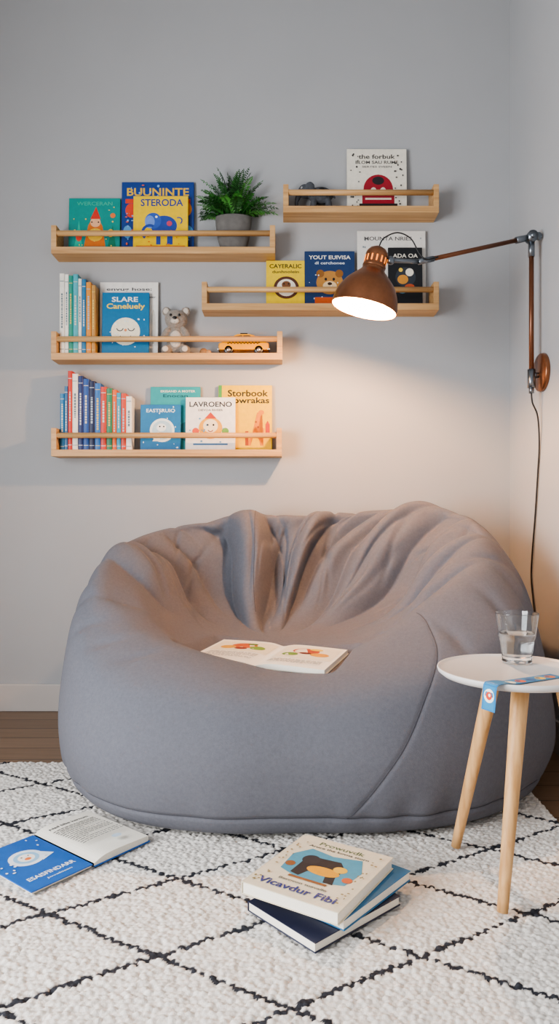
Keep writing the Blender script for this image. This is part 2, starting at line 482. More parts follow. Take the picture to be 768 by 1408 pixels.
    mb.add(tube([samp(2.92, 150+240*t/200) for t in range(201)], .0013, 6), thread, True)
    mb.add(tube([samp(6.6+3.0*t/60, 108+6*t/60) for t in range(61)], .0014, 6), thread, True)
    mb.obj('stitched_seams', None, o)
    # highest point of the fabric under the book, relative to the plane
    ins = top & (np.abs(U) < bw+.006) & (np.abs(V) < bh/2+.006)
    gap = float(np.max((P[..., 2]-plane)[ins]))
    print('book plane', zc, sy, 'gap', gap)
    return zc+max(gap, 0)+.0012, sy
book_z, book_sy = build_beanbag()

# ------------------------------------------------------------ shelves
def shelf(x0, x1, zt):
    mb = MB(); yf = 3.535; d = WY
    mb.add(box(x0, x1, yf, d, zt-.033, zt, .002), WOOD_X)
    for a in (x0, x1-.026):
        mb.add(box(a, a+.026, yf, d, zt, zt+.105, .002), WOOD_X)
    mb.add(tube([(x0+.02, yf+.014, zt+.07), (x1-.02, yf+.014, zt+.07)], .0135, 16), WOOD_X, True)
    return mb.obj('wall_book_ledge')
Z1, Z2, Z3, Z4, Z5 = 2.290, 2.489, 2.015, 1.774, 1.304
shelf(-1.110, -.021, Z1); shelf(.018, .775, Z2); shelf(-.378, .775, Z3); shelf(-1.110, .014, Z4); shelf(-1.110, .011, Z5)

def stand(xc, y, z, lean=3, yaw=0):
    return Matrix.Translation((xc, y, z+.0006)) @ Matrix.Rotation(math.radians(yaw), 4, 'Z') @ Matrix.Rotation(math.radians(90-lean), 4, 'X')
# --- ledge 1
closed_book('picture_book', .255, .28, .014, '#1f8f86', stand(-.924, 3.640, Z1, 3), [
    ('t', 'WERCERAN', .5, .90, .7, .07, '#3fae93'),
    ('p', [(.30, .12), (.72, .12), (.66, .48), (.52, .74), (.38, .5)], '#d8742a'), ('d', .52, .56, .1, .1, '#f0b488'),
    ('d', .52, .33, .15, .13, '#f2c240'), ('p', [(.42, .62), (.62, .62), (.53, .84)], '#d23a2a'),
    ('p', [(.1, .06), (.28, .06), (.2, .6)], '#2fb39a'), ('p', [(.75, .06), (.93, .06), (.86, .5)], '#167a5e'),
    ('d', .2, .3, .06, .1, '#e6533a'), ('d', .82, .36, .06, .08, '#f0c040'), ('d', .86, .68, .05, .05, '#e87a3c'),
    ('d', .45, .56, .015, .015, '#202020'), ('d', .58, .56, .015, .015, '#202020'), ('b', .04, .96, .02, .10, '#14524e')] + dots(14, '#e9d36a', seed=4))
closed_book('picture_book', .36, .362, .014, '#1d3f86', stand(-.608, 3.645, Z1, 2), [
    ('t', 'BUUNINTE', .5, .86, .86, .11, '#e8b93c'), ('d', .13, .6, .08, .1, '#d9482e'), ('d', .9, .62, .07, .1, '#e08a30'),
    ('b', .05, .95, .70, .76, '#d9482e'), ('d', .92, .3, .07, .09, '#58a0d8'), ('d', .08, .3, .06, .09, '#58a0d8')] + dots(40, '#7fb2e6', seed=2) + dots(18, '#e66a3c', seed=9))
closed_book('picture_book', .27, .28, .014, '#f0c81e', stand(-.589, 3.615, Z1, 3), [
    ('t', 'STERODA', .52, .88, .78, .13, '#27408c'),
    ('d', .56, .46, .24, .19, '#2c4a9a'), ('d', .36, .55, .15, .15, '#355bb0'), ('d', .30, .53, .09, .12, '#6d8fd6'),
    ('r', .30, .34, .13, .05, 60, 230, '#2c4a9a'), ('b', .42, .5, .12, .36, '#2c4a9a'), ('b', .62, .72, .12, .36, '#2c4a9a'),
    ('d', .42, .62, .022, .022, '#ffffff'), ('d', .66, .5, .05, .05, '#c94a66'), ('d', .8, .3, .05, .03, '#d8642a'),
    ('b', .05, .95, .05, .10, '#d8822a'), ('r', .83, .55, .06, .02, -60, 120, '#2c4a9a')] + dots(10, '#e07a28', y0=.1, y1=.4, seed=3))
# --- ledge 2
closed_book('picture_book', .296, .325, .016, '#e6e0d0', stand(.486, 3.636, Z2, 3), [
    ('t', 'the forbuk', .5, .88, .62, .07, '#3c3a38'), ('t', 'BLOM SAU RUME', .5, .79, .72, .05, '#4a4846'), ('t', 'SERTES SVEEN', .5, .72, .5, .03, '#6a6866'),
    ('d', .52, .36, .25, .26, '#9c1f2e'), ('b', .25, .79, .14, .34, '#9c1f2e'), ('d', .52, .5, .10, .07, '#2a2226'),
    ('d', .44, .34, .05, .06, '#e8d8c8'), ('d', .60, .34, .05, .06, '#e8d8c8'), ('b', .2, .84, .1, .14, '#2a2226'), ('b', .3, .74, .2, .23, '#e8d8c8')]
    + dots(16, '#3b3b3b', x0=.06, x1=.22, r=.012, seed=5) + dots(16, '#3b3b3b', x0=.8, x1=.94, r=.012, seed=6))
# --- ledge 3
closed_book('picture_book', .19, .238, .014, '#ecca2e', stand(.030, 3.625, Z3, 4), [
    ('t', 'CAYERALIC', .5, .88, .84, .09, '#2a2a24'), ('t', 'dunhnolein', .5, .76, .7, .06, '#3a3a30'),
    ('d', .52, .42, .33, .30, '#5a3322'), ('d', .52, .42, .25, .23, '#efe6d4'), ('d', .52, .48, .12, .1, '#7d5030'), ('d', .46, .5, .02, .02, '#111111'), ('d', .58, .5, .02, .02, '#111111')])
closed_book('picture_book', .248, .285, .014, '#1e3a66', stand(.250, 3.627, Z3, 3), [
    ('t', 'YOUT EUIVISA', .5, .89, .84, .07, '#e8e4d8'), ('t', 'dI cerchonee', .5, .79, .6, .05, '#cfd6de'),
    ('d', .5, .44, .27, .24, '#b9823f'), ('d', .31, .60, .08, .08, '#8f5e2a'), ('d', .69, .60, .08, .08, '#8f5e2a'),
    ('d', .5, .38, .14, .10, '#e8c898'), ('d', .42, .5, .025, .03, '#1a1a1a'), ('d', .58, .5, .025, .03, '#1a1a1a'), ('d', .5, .42, .045, .03, '#3a2418'),
    ('b', .2, .8, .06, .18, '#c85a2a')] + dots(12, '#dfe8f2', seed=7))
closed_book('picture_book', .34, .392, .014, '#dcd9d2', stand(.560, 3.645, Z3, 1.6), [
    ('t', 'MOUNTA NRIES', .45, .90, .7, .05, '#5a5a5a'), ('r', .62, .55, .26, .012, 0, 360, '#39474e'), ('d', .2, .62, .10, .12, '#8f9aa0'),
    ('p', [(.1, .15), (.45, .15), (.3, .5)], '#c98a4a')] + dots(20, '#7d8a90', seed=12))
closed_book('picture_book', .168, .300, .014, '#16181c', stand(.625, 3.616, Z3, 3), [
    ('t', 'ADA OA', .5, .86, .74, .07, '#d8d2c4'), ('d', .5, .5, .3, .3, '#2e343c'), ('d', .42, .46, .16, .14, '#c98a3a'),
    ('d', .62, .58, .12, .12, '#e5ddcb'), ('d', .62, .34, .14, .08, '#b8532e'), ('d', .36, .62, .06, .06, '#e9c34a'), ('d', .4, .25, .1, .05, '#5a8aa0')])
# --- ledge 4
closed_book('picture_book', .290, .376, .014, '#e4e1da', stand(-.752, 3.645, Z4, 1.8), [
    ('t', 'envug hose:', .5, .90, .78, .055, '#4a4a4a'), ('t', 'Senter', .86, .80, .2, .03, '#666666'), ('d', .92, .4, .04, .3, '#c9c4ba')])
closed_book('picture_book', .232, .317, .014, '#1d6f9e', stand(-.763, 3.615, Z4, 3), [
    ('t', 'SLARE', .48, .89, .56, .08, '#f0efe6'), ('t', 'Caneluely', .5, .77, .82, .11, '#f4d34a'),
    ('d', .5, .38, .31, .30, '#efe9d2'), ('r', .38, .44, .07, .02, 190, 350, '#3a3a3a'), ('r', .62, .44, .07, .02, 190, 350, '#3a3a3a'),
    ('r', .5, .34, .12, .02, 200, 340, '#3a3a3a'), ('d', .5, .40, .03, .03, '#d98a5a')] + dots(16, '#e8f0f4', y0=.05, y1=.7, seed=13, r=.014))
# --- ledge 5
closed_book('picture_book', .248, .322, .014, '#2b9aa0', stand(-.520, 3.645, Z5, 2), [
    ('t', 'EKISAND A MOTER', .55, .93, .7, .035, '#e9e4d0'), ('t', 'Enocan', .5, .86, .5, .05, '#17565c'), ('d', .75, .3, .2, .2, '#17767c')])
closed_book('picture_book', .198, .229, .013, '#2374a8', stand(-.590, 3.618, Z5, 3), [
    ('t', 'EASTSRUIO', .5, .87, .72, .08, '#d8e6ec'), ('d', .54, .44, .31, .30, '#e9efec'), ('d', .54, .44, .25, .24, '#b8d3de'),
    ('d', .52, .5, .12, .10, '#f4f4ee'), ('d', .48, .52, .02, .02, '#222222'), ('d', .58, .52, .02, .02, '#222222'), ('p', [(.3, .2), (.45, .42), (.5, .2)], '#f0f0e8')]
    + dots(14, '#e8f0f4', seed=15, r=.016))
closed_book('picture_book', .266, .329, .016, '#edc021', stand(-.171, 3.645, Z5, 2), [
    ('b', 0.0, .06, 0, 1, '#4f9a4a'), ('t', 'Storbook', .55, .88, .76, .10, '#1f1f1f'), ('t', 'bwrakas', .62, .77, .66, .09, '#1f1f1f'),
    ('p', [(.52, .08), (.60, .08), (.64, .30), (.72, .58), (.80, .60), (.82, .56), (.78, .52), (.74, .28), (.78, .08), (.84, .08), (.86, .34), (.70, .38)], '#d9822a'),
    ('d', .8, .585, .055, .045, '#d9822a'), ('b', .5, .56, .08, .3, '#a04a28'), ('d', .74, .36, .02, .02, '#8a4518'), ('d', .7, .44, .018, .018, '#8a4518'),
    ('p', [(.88, .2), (.96, .2), (.96, .4), (.92, .46), (.88, .4)], '#b8402a')])
closed_book('picture_book', .245, .265, .013, '#f1eee6', stand(-.342, 3.616, Z5, 3), [
    ('t', 'LAVROENO', .5, .87, .86, .10, '#20242c'), ('t', 'DIEVOA RIVEER', .5, .76, .5, .04, '#555555'),
    ('d', .5, .42, .24, .22, '#e8a83a'), ('d', .5, .46, .15, .14, '#f4e2c0'), ('d', .44, .48, .02, .02, '#1c1c1c'), ('d', .56, .48, .02, .02, '#1c1c1c'),
    ('d', .2, .36, .07, .07, '#d85a3a'), ('d', .8, .36, .07, .07, '#6fa04a'), ('p', [(.38, .6), (.62, .6), (.5, .72)], '#c84a32'), ('b', .15, .85, .1, .13, '#3a6f9a'),
    ('r', .5, .40, .05, .015, 200, 340, '#8a2a1a')] + dots(12, '#5a93b8', y0=.15, y1=.65, seed=16, r=.014))

# --- rows of spines
def spines(name, items, base):
    mb = MB()
    for k, (x0, x1, zt, c, dp) in enumerate(items):
        w = x1-x0-.0012; yb = 3.652; yf = yb-dp
        cm = mat(c, .45, 0, .06, 50)
        h = zt-base
        n = 6; prof = []
        for i in range(n+1):
            a = math.pi*i/n
            prof.append((-w/2*math.cos(a), -math.sin(a)*.003))
        vs = []; 
        for zz in (0, h):
            for (px, py) in prof: vs.append((px, py+.004, zz))
            vs.append((w/2, dp, zz)); vs.append((-w/2, dp, zz))
        m_ = n+3
        fs = [(i, (i+1) % m_, m_+(i+1) % m_, m_+i) for i in range(m_)]
        fs.append(tuple(range(m_))[::-1]); 
        M = Matrix.Translation(((x0+x1)/2, yf, base+.0006))
        mb.add((vs, fs), cm, False, M)
        mb.add(box(-w/2, -w/2+.0016, .003, dp, h-.001, h+.0005), cm, False, M)
        mb.add(box(w/2-.0016, w/2, .003, dp, h-.001, h+.0005), cm, False, M)
        mb.add(box(-w/2+.0016, w/2-.0016, .006, dp, h-.004, h-.003), PAGE, False, M)
        lc = mat(random.choice(['#d8cfb8', '#d9bd62', '#cfcfcf', '#aab8c4']) if c not in ('#ece9df', '#e8e4d8', '#e9e6de') else '#6a7a80', .5, 0, .05, 60)
        for zz in (.06, .90):
            mb.add(box(-w*.42, w*.42, .0002, .0006, h*zz, h*zz+.003), lc, False, M @ Matrix.Translation((0, .0004, 0)))
        z = h*random.uniform(.72, .82); ze = h*random.uniform(.3, .45)
        while z > ze:
            l = random.uniform(.004, .013)
            mb.add(box(-w*.16, w*.16, .0002, .0007, z-l, z), lc, False, M)
            z -= l+.0035
    return mb.obj(name)
def sp(a, b, top, c, dp): return ((a-384)*.00357, (b-384)*.00357, 1+(704-top)*.00357, c, dp)
spines('row_of_books', [sp(81.5, 88.5, 376, '#e8e4d8', .082), sp(88.5, 94, 377, '#ece9df', .08), sp(94, 100, 379, '#2f8f7c', .082), sp(100, 107, 377, '#4fa9b5', .082),
        sp(107, 112, 383, '#e8e4d8', .08), sp(112, 118, 384, '#2e75a0', .082), sp(118, 125, 388, '#d98f3a', .082), sp(125, 131, 392, '#b98a4a', .08)], Z4)
spines('row_of_books', [sp(81.5, 88, 541, '#2f7aa8', .075), sp(88, 93, 531, '#3e6f96', .08), sp(93, 99, 510, '#c93a2c', .082), sp(99, 107, 514, '#e8e4d8', .082), sp(107, 114, 517, '#1d2f66', .082),
        sp(114, 122, 521, '#234f94', .082), sp(122, 130, 524, '#16234a', .082), sp(130, 138, 527, '#2d6db0', .082), sp(138, 146, 532, '#c8402f', .082), sp(146, 154, 534, '#2c7f5a', .082),
        sp(154, 160, 536, '#e0662f', .082), sp(160, 166, 540, '#2c9bb8', .082), sp(166, 173, 541, '#cf4a32', .082), sp(173, 181, 545, '#e9e6de', .082)], Z5)

# ------------------------------------------------------------ fern in a pot
def fern():
    root = bpy.data.objects.new('potted_fern', None); COL.objects.link(root)
    root.location = (-.228, 3.608, Z1+.0006)
    conc = mat('#6b6864', .85, 0, .14, 30, .4, 'concrete')
    mb = MB()
    prof = [(0, 0), (.055, 0), (.064, .01), (.078, .06), (.088, .13), (.090, .168), (.087, .172), (.082, .170), (.078, .14), (0, .14)]
    mb.add(lathe(prof, 48), conc, True, Matrix.Diagonal((1, .53, 1, 1)))
    mb.add(lathe([(0, .15), (.07, .152), (.079, .145)], 32), mat('#2d2119', .95, 0, .3, 80, .8), True, Matrix.Diagonal((1, .52, 1, 1)))
    p = mb.obj('pot', None, root)
    mb = MB(); rr = random.Random(5)
    greens = [mat(c, .5, 0, .2, 60) for c in ('#2c5e28', '#3b7833', '#4c8c3c', '#235020')]
    for k in range(64):
        az = rr.uniform(0, 2*math.pi); L = rr.uniform(.18, .28)
        el = rr.uniform(.35, 1.45)
        dx = math.cos(az); dy = math.sin(az)
        L *= 1-.26*abs(dx)*(1.45-el)/1.1
        if dy > 0: dy *= .2
        else: dy *= .5
        base = Vector((dx*.03, dy*.03, .15)); p0 = base; path = []
        n = 26; e = el+.25
        for i in range(n+1):
            path.append(p0.copy())
            e -= (1.5/n)*(.3+i/n)*(1.25-el*.45)
            st = L/n
            hd = Vector((dx, dy, 0))
            p0 = p0+Vector((hd.x*math.cos(e)*st, hd.y*math.cos(e)*st, math.sin(e)*st))
        for q in path: q.y = min(q.y, .042)
        g = rr.choice(greens)
        mb.add(tube(path, [.0016*(1-.7*i/n) for i in range(n+1)], 5), g, True)
        for i in range(3, n+1):
            t = (path[min(i+1, n)]-path[i-1]).normalized()
            sd = t.cross(Vector((0, 0, 1)))
            if sd.length < .05: sd = Vector((dy, -dx, 0))
            sd.normalize(); twist = rr.uniform(-.3, .3)
            up = sd.cross(t)
            sd = (sd*math.cos(twist)+up*math.sin(twist)).normalized()
            l = .034*math.sin(math.pi*(.12+.86*i/n))**.8*rr.uniform(.85, 1.1)
            wd = .0044
            for s in (-1, 1):
                a = path[i]; tip = a+sd*s*l+t*l*.4-Vector((0, 0, l*.18))
                mid = a+(tip-a)*.45
                mb.add(([a, mid+t*wd, tip, mid-t*wd*.9], [(0, 1, 2, 3)]), g)
    f = mb.obj('fern_fronds', None, root)
    for o in f.data.vertices:
        if o.co.y > .047: o.co.y = .047
fern()

# ------------------------------------------------------------ soft toys and car
def toy(name, loc, blobs, fur, details, vox=.0035, disp=.0):
    root = bpy.data.objects.new(name, None); COL.objects.link(root); root.location = loc
    mb = MB()
    for c, r, *rot in blobs:
        vf = ell((0, 0, 0), r)
        M = Matrix.Translation(c)
        if rot: M = M @ Euler([math.radians(a) for a in rot[0]]).to_matrix().to_4x4()
        mb.add(vf, fur, True, M)
    o = mb.obj('body', None, root)
    rm = o.modifiers.new('remesh', 'REMESH'); rm.mode = 'VOXEL'; rm.voxel_size = vox; rm.use_smooth_shade = True
    sm = o.modifiers.new('smooth', 'SMOOTH'); sm.iterations = 5; sm.factor = .5
    if disp:
        tx = bpy.data.textures.new(name+'_pile', 'CLOUDS'); tx.noise_scale = .008
        dm = o.modifiers.new('pile', 'DISPLACE'); dm.texture = tx; dm.strength = disp; dm.mid_level = .5
    d = MB()
    for c, r, m in details: d.add(ell(c, r, 16, 10), m, True)
    d.obj('face', None, root)
    return root
BLK = mat('#131313', .25)
bearfur = mat('#8f867c', .95, 0, .18, 160, .8, 'plush_fur', sheen=.3)
bearlt = mat('#c9bfb2', .95, 0, .12, 160, .8, 'plush_muzzle', sheen=.2)
toy('teddy_bear', (-.512, 3.606, Z4+.001), [
    ((0, .008, .075), (.048, .036, .066)), ((0, 0, .178), (.056, .042, .049)),
    ((-.048, .006, .220), (.023, .013, .024)), ((.048, .006, .220), (.023, .013, .024)),
    ((-.052, -.004, .105), (.018, .019, .042), (0, 28, 0)), ((.052, -.004, .105), (.018, .019, .042), (0, -28, 0)),
    ((-.046, -.010, .026), (.026, .028, .024)), ((.046, -.010, .026), (.026, .028, .024)),
    ((0, -.034, .168), (.024, .016, .019))], bearfur, [
    ((-.021, -.0395, .192), (.0065, .005, .0065), BLK), ((.021, -.0395, .192), (.0065, .005, .0065), BLK),
    ((0, -.050, .175), (.011, .006, .008), BLK), ((0, -.048, .160), (.002, .003, .008), BLK),
    ((0, -.040, .163), (.022, .0118, .015), bearlt), ((0, -.020, .078), (.030, .010, .042), bearlt),
    ((-.048, -.038, .026), (.015, .003, .014), bearlt), ((.048, -.038, .026), (.015, .003, .014), bearlt),
    ((-.049, -.005, .221), (.014, .004, .015), bearlt), ((.049, -.005, .221), (.014, .004, .015), bearlt)], disp=.004)
gfur = mat('#4a4d52', .8, 0, .25, 90, .4, 'grey_felt')
dk = mat('#1c1d20', .6)
toy('toy_elephant', (.178, 3.606, Z2+.001), [
    ((.025, 0, .078), (.062, .036, .042)), ((-.052, -.004, .098), (.034, .031, .034)),
    ((-.086, -.006, .070), (.013, .013, .034), (0, 18, 0)), ((-.094, -.008, .036), (.010, .011, .018)),
    ((-.010, -.018, .028), (.017, .015, .032)), ((.064, -.018, .028), (.017, .015, .032)),
    ((-.010, .020, .028), (.017, .015, .032)), ((.064, .020, .028), (.017, .015, .032)),
    ((-.030, -.032, .103), (.026, .008, .031), (0, 10, 0)), ((-.034, .030, .103), (.026, .008, .031), (0, 10, 0)),
    ((.090, 0, .075), (.016, .006, .006), (0, 50, 0))], gfur, [
    ((-.070, -.029, .106), (.005, .004, .005), mat('#e8e8e8', .4)), ((-.072, -.032, .106), (.0025, .003, .003), BLK),
    ((.030, -.032, .092), (.016, .008, .014), dk), ((.058, -.028, .078), (.010, .008, .012), dk)])

def taxi():
    mb = MB(); L = .246; W = .076
    yel = mat('#e8a21c', .25, 0, .02, 20); blk = mat('#17181a', .35); gl = mat('#2b3a44', .12); chrome = mat('#c8c8c8', .2, .9)
    def extr(prof, y0, y1, mt, ins=0.0):
        n = len(prof); cx = sum(p[0] for p in prof)/n; cz = sum(p[1] for p in prof)/n
        vs = []
        for yy, sc in ((y0, .96), (y0+.005, 1), (y1-.005, 1), (y1, .96)):
            for x, z in prof: vs.append((cx+(x-cx)*sc, yy, cz+(z-cz)*sc))
        fs = []
        for k in range(3):
            for i in range(n):
                j = (i+1) % n; fs.append((k*n+i, k*n+j, (k+1)*n+j, (k+1)*n+i))
        fs.append(tuple(range(n))); fs.append(tuple(3*n+i for i in range(n))[::-1])
        mb.add((vs, fs), mt)
    body = [(-.123, .022), (-.123, .045), (-.117, .056), (-.075, .064), (.080, .064), (.115, .058), (.123, .048), (.123, .022)]
    extr([(p[0], p[1]) for p in catmull([(x, z, 0) for x, z in body], 4)], -W/2, W/2, yel)
    cab = [(-.072, .060), (-.046, .094), (-.030, .1005), (.030, .1005), (.052, .094), (.088, .060)]
    extr(cab, -W/2+.006, W/2-.006, yel)
    for s in (-1, 1):
        y = s*(W/2-.0055)
        for pr in ([(-.058, .066), (-.040, .090), (-.008, .093), (-.008, .066)], [(-.001, .066), (-.001, .093), (.028, .093), (.038, .088), (.040, .066)], [(.046, .066), (.046, .086), (.052, .084), (.070, .066)]):
            mb.add(([(x, y, z) for x, z in pr], [tuple(range(len(pr)))]), gl)
        for i in range(20):
            for r in range(2):
                if (i+r) % 2 == 0:
                    x = -.08+i*.008; yy = s*(W/2+.0004); z = .050+r*.005
                    mb.add(([(x, yy, z), (x+.008, yy, z), (x+.008, yy, z+.005), (x, yy, z+.005)], [(0, 1, 2, 3)]), blk)
        for x in (-.074, .074):
            M = Matrix.Translation((x, s*(W/2-.009), .0225)) @ Matrix.Rotation(math.pi/2, 4, 'X')
            mb.add(lathe([(0, -.009), (.019, -.009), (.0225, -.006), (.0225, .006), (.019, .009), (0, .009)], 28), blk, True, M)
            mb.add(lathe([(0, -.0105), (.011, -.0100), (.012, 0), (.011, .0100), (0, .0105)], 20), chrome, True, M)
        mb.add(ell((-.120, s*.025, .045), (.005, .007, .007), 12, 8), chrome, True)
    mb.add(box(-.128, -.118, -.038, .038, .022, .030, .003), chrome); mb.add(box(.118, .128, -.038, .038, .022, .030, .003), chrome)
    mb.add(box(-.018, .018, -.011, .011, .100, .111, .002), mat('#2a2418', .4))
    mb.obj('toy_taxi_car', Matrix.Translation((-.176, 3.606, Z4+.0006)))
taxi()
mb = MB(); wd = mat('#9a7048', .6)
mb.add(ell((0, 0, .018), (.020, .016, .018), 16, 10), wd, True); mb.add(ell((.024, -.005, .014), (.014, .012, .0135), 16, 10), mat('#b58a5c', .6), True)
mb.obj('wooden_beads', Matrix.Translation((-.375, 3.6, Z4+.0008)))

# ------------------------------------------------------------ wall lamp
def lamp():
    root = bpy.data.objects.new('swing_arm_wall_lamp', None); COL.objects.link(root)
    mb = MB()
    ry = 3.19; xr = 1.104
    ARM = mat('#734a34', .35, .6, .05, 60)
    Mx = Matrix.Translation((RX, ry, 1.612)) @ Matrix.Rotation(-math.pi/2, 4, 'Y')
    mb.add(lathe([(0, 0), (.082, 0), (.084, .004), (.083, .016), (.078, .021), (0, .023)], 48), COPPER, True, Mx)
    mb.add(tube([(RX-.02, ry, 1.60), (xr, ry, 1.60)], .012, 16), GREYMETAL, True)
    mb.add(tube([(xr, ry, 1.545), (xr, ry, 1.575), (xr, ry, 1.625)], .017, 20), GREYMETAL, True)
    mb.add(tube([(xr, ry, 1.52), (xr, ry, 1.548)], .011, 16), GREYMETAL, True)
    mb.add(tube([(xr, ry, 1.57), (xr, ry, 2.19)], .0105, 18), ARM, True)
    mb.add(tube([(xr, ry, 2.12), (xr, ry, 2.185)], .014, 18), GREYMETAL, True)
    J = Vector((xr, ry, 2.206)); T = Vector((.585, 3.0, 2.034))
    mb.add(tube([J+Vector((0, -.022, 0)), J+Vector((0, .022, 0))], .024, 24), GREYMETAL, True)
    mb.add(tube([J+Vector((0, -.032, 0)), J+Vector((0, -.022, 0))], .012, 16), GREYMETAL, True)
    mb.add(ell((J.x+.03, J.y, J.z+.004), (.018, .014, .018)), GREYMETAL, True)
    d = (T-J).normalized()
    mb.add(tube([J+d*.02, J+d*.085], .0145, 18), GREYMETAL, True)
    mb.add(tube([J+d*.07, T], .0095, 16), ARM, True)
    mb.add(tube([T-d*.06, T+d*.015], .012, 16), GREYMETAL, True)
    # shade
    ax = Vector((.235, 0, .972)).normalized()
    O = Vector((.348, 3.0, 1.838))
    q = ax.to_track_quat('Z', 'Y').to_matrix().to_4x4()
    M = Matrix.Translation(O) @ q
    cen = O+ax*.205
    mb.add(tube([T+d*.01, (cen+Vector((.085, 0, .0))), cen+Vector((.04, 0, 0))], .009, 14), GREYMETAL, True)
    mb.add(ell(tuple(cen+Vector((.062, 0, 0))), (.018, .016, .018)), GREYMETAL, True)
    outer = catmull([(.137, 0, 0), (.134, .03, 0), (.124, .065, 0), (.104, .103, 0), (.074, .136, 0), (.052, .158, 0), (.046, .172, 0)], 6)
    cap = [(.046, .172), (.0485, .176), (.0485, .182), (.046, .185), (.046, .222), (.047, .226), (.044, .238), (.034, .252), (.016, .262), (0, .264)]
    mb.add(lathe_open([(p.x, p.y) for p in outer]+cap, 64), COPPER, True, M)
    white = mat('#b89468', .5, 0, .01, 20)
    mb.add(lathe_open([(.137, 0), (.1355, -.002), (.1335, 0)], 64), COPPER, True, M)
    mb.add(lathe_open([(p.x-.0035, p.y) for p in outer]+[(.04, .178), (0, .18)], 64), white, True, M)
    for k in range(14):
        a = 2*math.pi*k/14
        Ms = M @ Matrix.Rotation(a, 4, 'Z') @ Matrix.Translation((.0462, 0, .204))
        mb.add(box(-.001, .0012, -.0034, .0034, -.013, .013, .0008, 1), mat('#e8843a', .6, emit=1.4), False, Ms)  # solid vent slots; emission imitates bulb light showing through the cap
    mb.add(tube([tuple(M @ Vector((0, 0, .178))), tuple(M @ Vector((0, 0, .12)))], .02, 20), white, True)
    blk = mat('#151515', .5)
    top = M @ Vector((0, 0, .262))
    mb.add(tube(catmull([top, top+Vector((.02, -.005, .035)), top+Vector((.075, -.012, .055)), top+Vector((.13, -.012, .03)), top+Vector((.165, -.01, -.03)), T+Vector((.02, -.012, .004)), T-d*.08+Vector((0, -.012, 0))], 8), .0028, 8), blk, True)
    pts = [(xr, ry, 1.525), (xr+.006, ry+.004, 1.48), (1.135, 3.20, 1.42), (1.149, 3.22, 1.30), (1.150, 3.245, 1.15), (1.150, 3.275, .98), (1.150, 3.31, .82), (1.150, 3.325, .70), (1.149, 3.29, .58), (1.149, 3.26, .48), (1.148, 3.27, .36), (1.138, 3.28, .2), (1.135, 3.28, .03)]
    mb.add(tube(catmull(pts, 8), .0038, 8), blk, True)
    mb.obj('lamp_body', None, root)
    bm_ = bpy.data.materials.new('bulb_glow'); bm_.use_nodes = True
    b = bm_.node_tree.nodes['Principled BSDF']; b.inputs['Emission Color'].default_value = (1, .72, .42, 1); b.inputs['Emission Strength'].default_value = 9
    mb = MB(); mb.add(ell((0, 0, .098), (.028, .028, .034)), bm_, True, M); mb.obj('bulb', None, root)
    ld = bpy.data.lights.new('bulb_light', 'POINT'); ld.energy = 76; ld.color = (1, .57, .29); ld.shadow_soft_size = .028
    lo = bpy.data.objects.new('bulb_light', ld); COL.objects.link(lo); lo.location = M @ Vector((0, 0, .030)); lo.parent = root
lamp()

# ------------------------------------------------------------ side table
def table():
    root = bpy.data.objects.new('side_table', None); COL.objects.link(root)
    cx, cy, zt = .63, 1.96, .573
    wh = mat('#d8d5d1', .35, 0, .02, 10, 0, 'white_lacquer')
    mb = MB()
    mb.add(lathe([(0, zt-.018), (.165, zt-.018), (.188, zt-.014), (.199, zt-.005), (.2015, zt+.003), (.2, zt+.006), (.197, zt+.006), (.194, zt+.002), (.190, zt), (0, zt)], 96), wh, True, Matrix.Translation((cx, cy, 0)))
    mb.obj('table_top', None, root)
    legs = [((.543, 1.773), (.620, 1.870)), ((.514, 2.123), (.597, 2.020)), ((.862, 1.973), (.762, 1.965))]
    for k, (f, t) in enumerate(legs):
        mb = MB(); a = Vector((f[0], f[1], .0245)); b = Vector((t[0], t[1], zt-.017))
        n = 8
        mb.add(tube([a+(b-a)*(i/n) for i in range(n+1)], [.0135+.0095*(i/n) for i in range(n+1)], 24), WOOD_Z, True)
        mb.obj('leg_%d' % (k+1), None, root)
    return cx, cy, zt
cx, cy, zt = table()

# glass
gm = bpy.data.materials.new('clear_glass'); gm.use_nodes = True
b = gm.node_tree.nodes['Principled BSDF']; b.inputs['Transmission Weight'].default_value = 1; b.inputs['Roughness'].default_value = .0; b.inputs['IOR'].default_value = 1.45
b.inputs['Base Color'].default_value = (.97, .99, .99, 1)
wm = bpy.data.materials.new('water'); wm.use_nodes = True
b = wm.node_tree.nodes['Principled BSDF']; b.inputs['Transmission Weight'].default_value = 1; b.inputs['Roughness'].default_value = .0; b.inputs['IOR'].default_value = 1.33
root = bpy.data.objects.new('drinking_glass', None); COL.objects.link(root); root.location = (.672, 2.06, zt+.0008)
def facet(a, z):
    if z > .078 or z < .01: return 1
    k = abs(((a/(2*math.pi)*10) % 1)-.5)*2
    return 1-.045*(1-k*k)*min(1, (.078-z)/.015)
H = .141
outer = [(0, 0), (.034, 0), (.038, .0008), (.041, .003), (.0422, .007), (.0425, .012)]+[(p.x, p.y) for p in catmull([(.0425, .012, 0), (.044, .03, 0), (.047, .055, 0), (.0495, .068, 0), (.0515, .078, 0), (.0545, .1, 0), (.0595, H-.001, 0)], 6)][1:]
inner = [(.0595, H-.0004), (.0592, H), (.0588, H+.0002), (.0582, H), (.0579, H-.0004)]+[(p.x, p.y) for p in catmull([(.0578, H-.001, 0), (.0526, .1, 0), (.0492, .078, 0), (.0455, .055, 0), (.0415, .03, 0), (.038, .02, 0)], 6)]+[(.036, .0188), (.032, .0182), (0, .018)]
mb = MB(); mb.add(lathe(outer+inner, 80, facet), gm, True); mb.obj('tumbler', None, root)
wi = [(p.x+.0002, p.y) for p in catmull([(.0490, .0775, 0), (.0455, .055, 0), (.0415, .03, 0), (.038, .02, 0)], 6)][::-1]
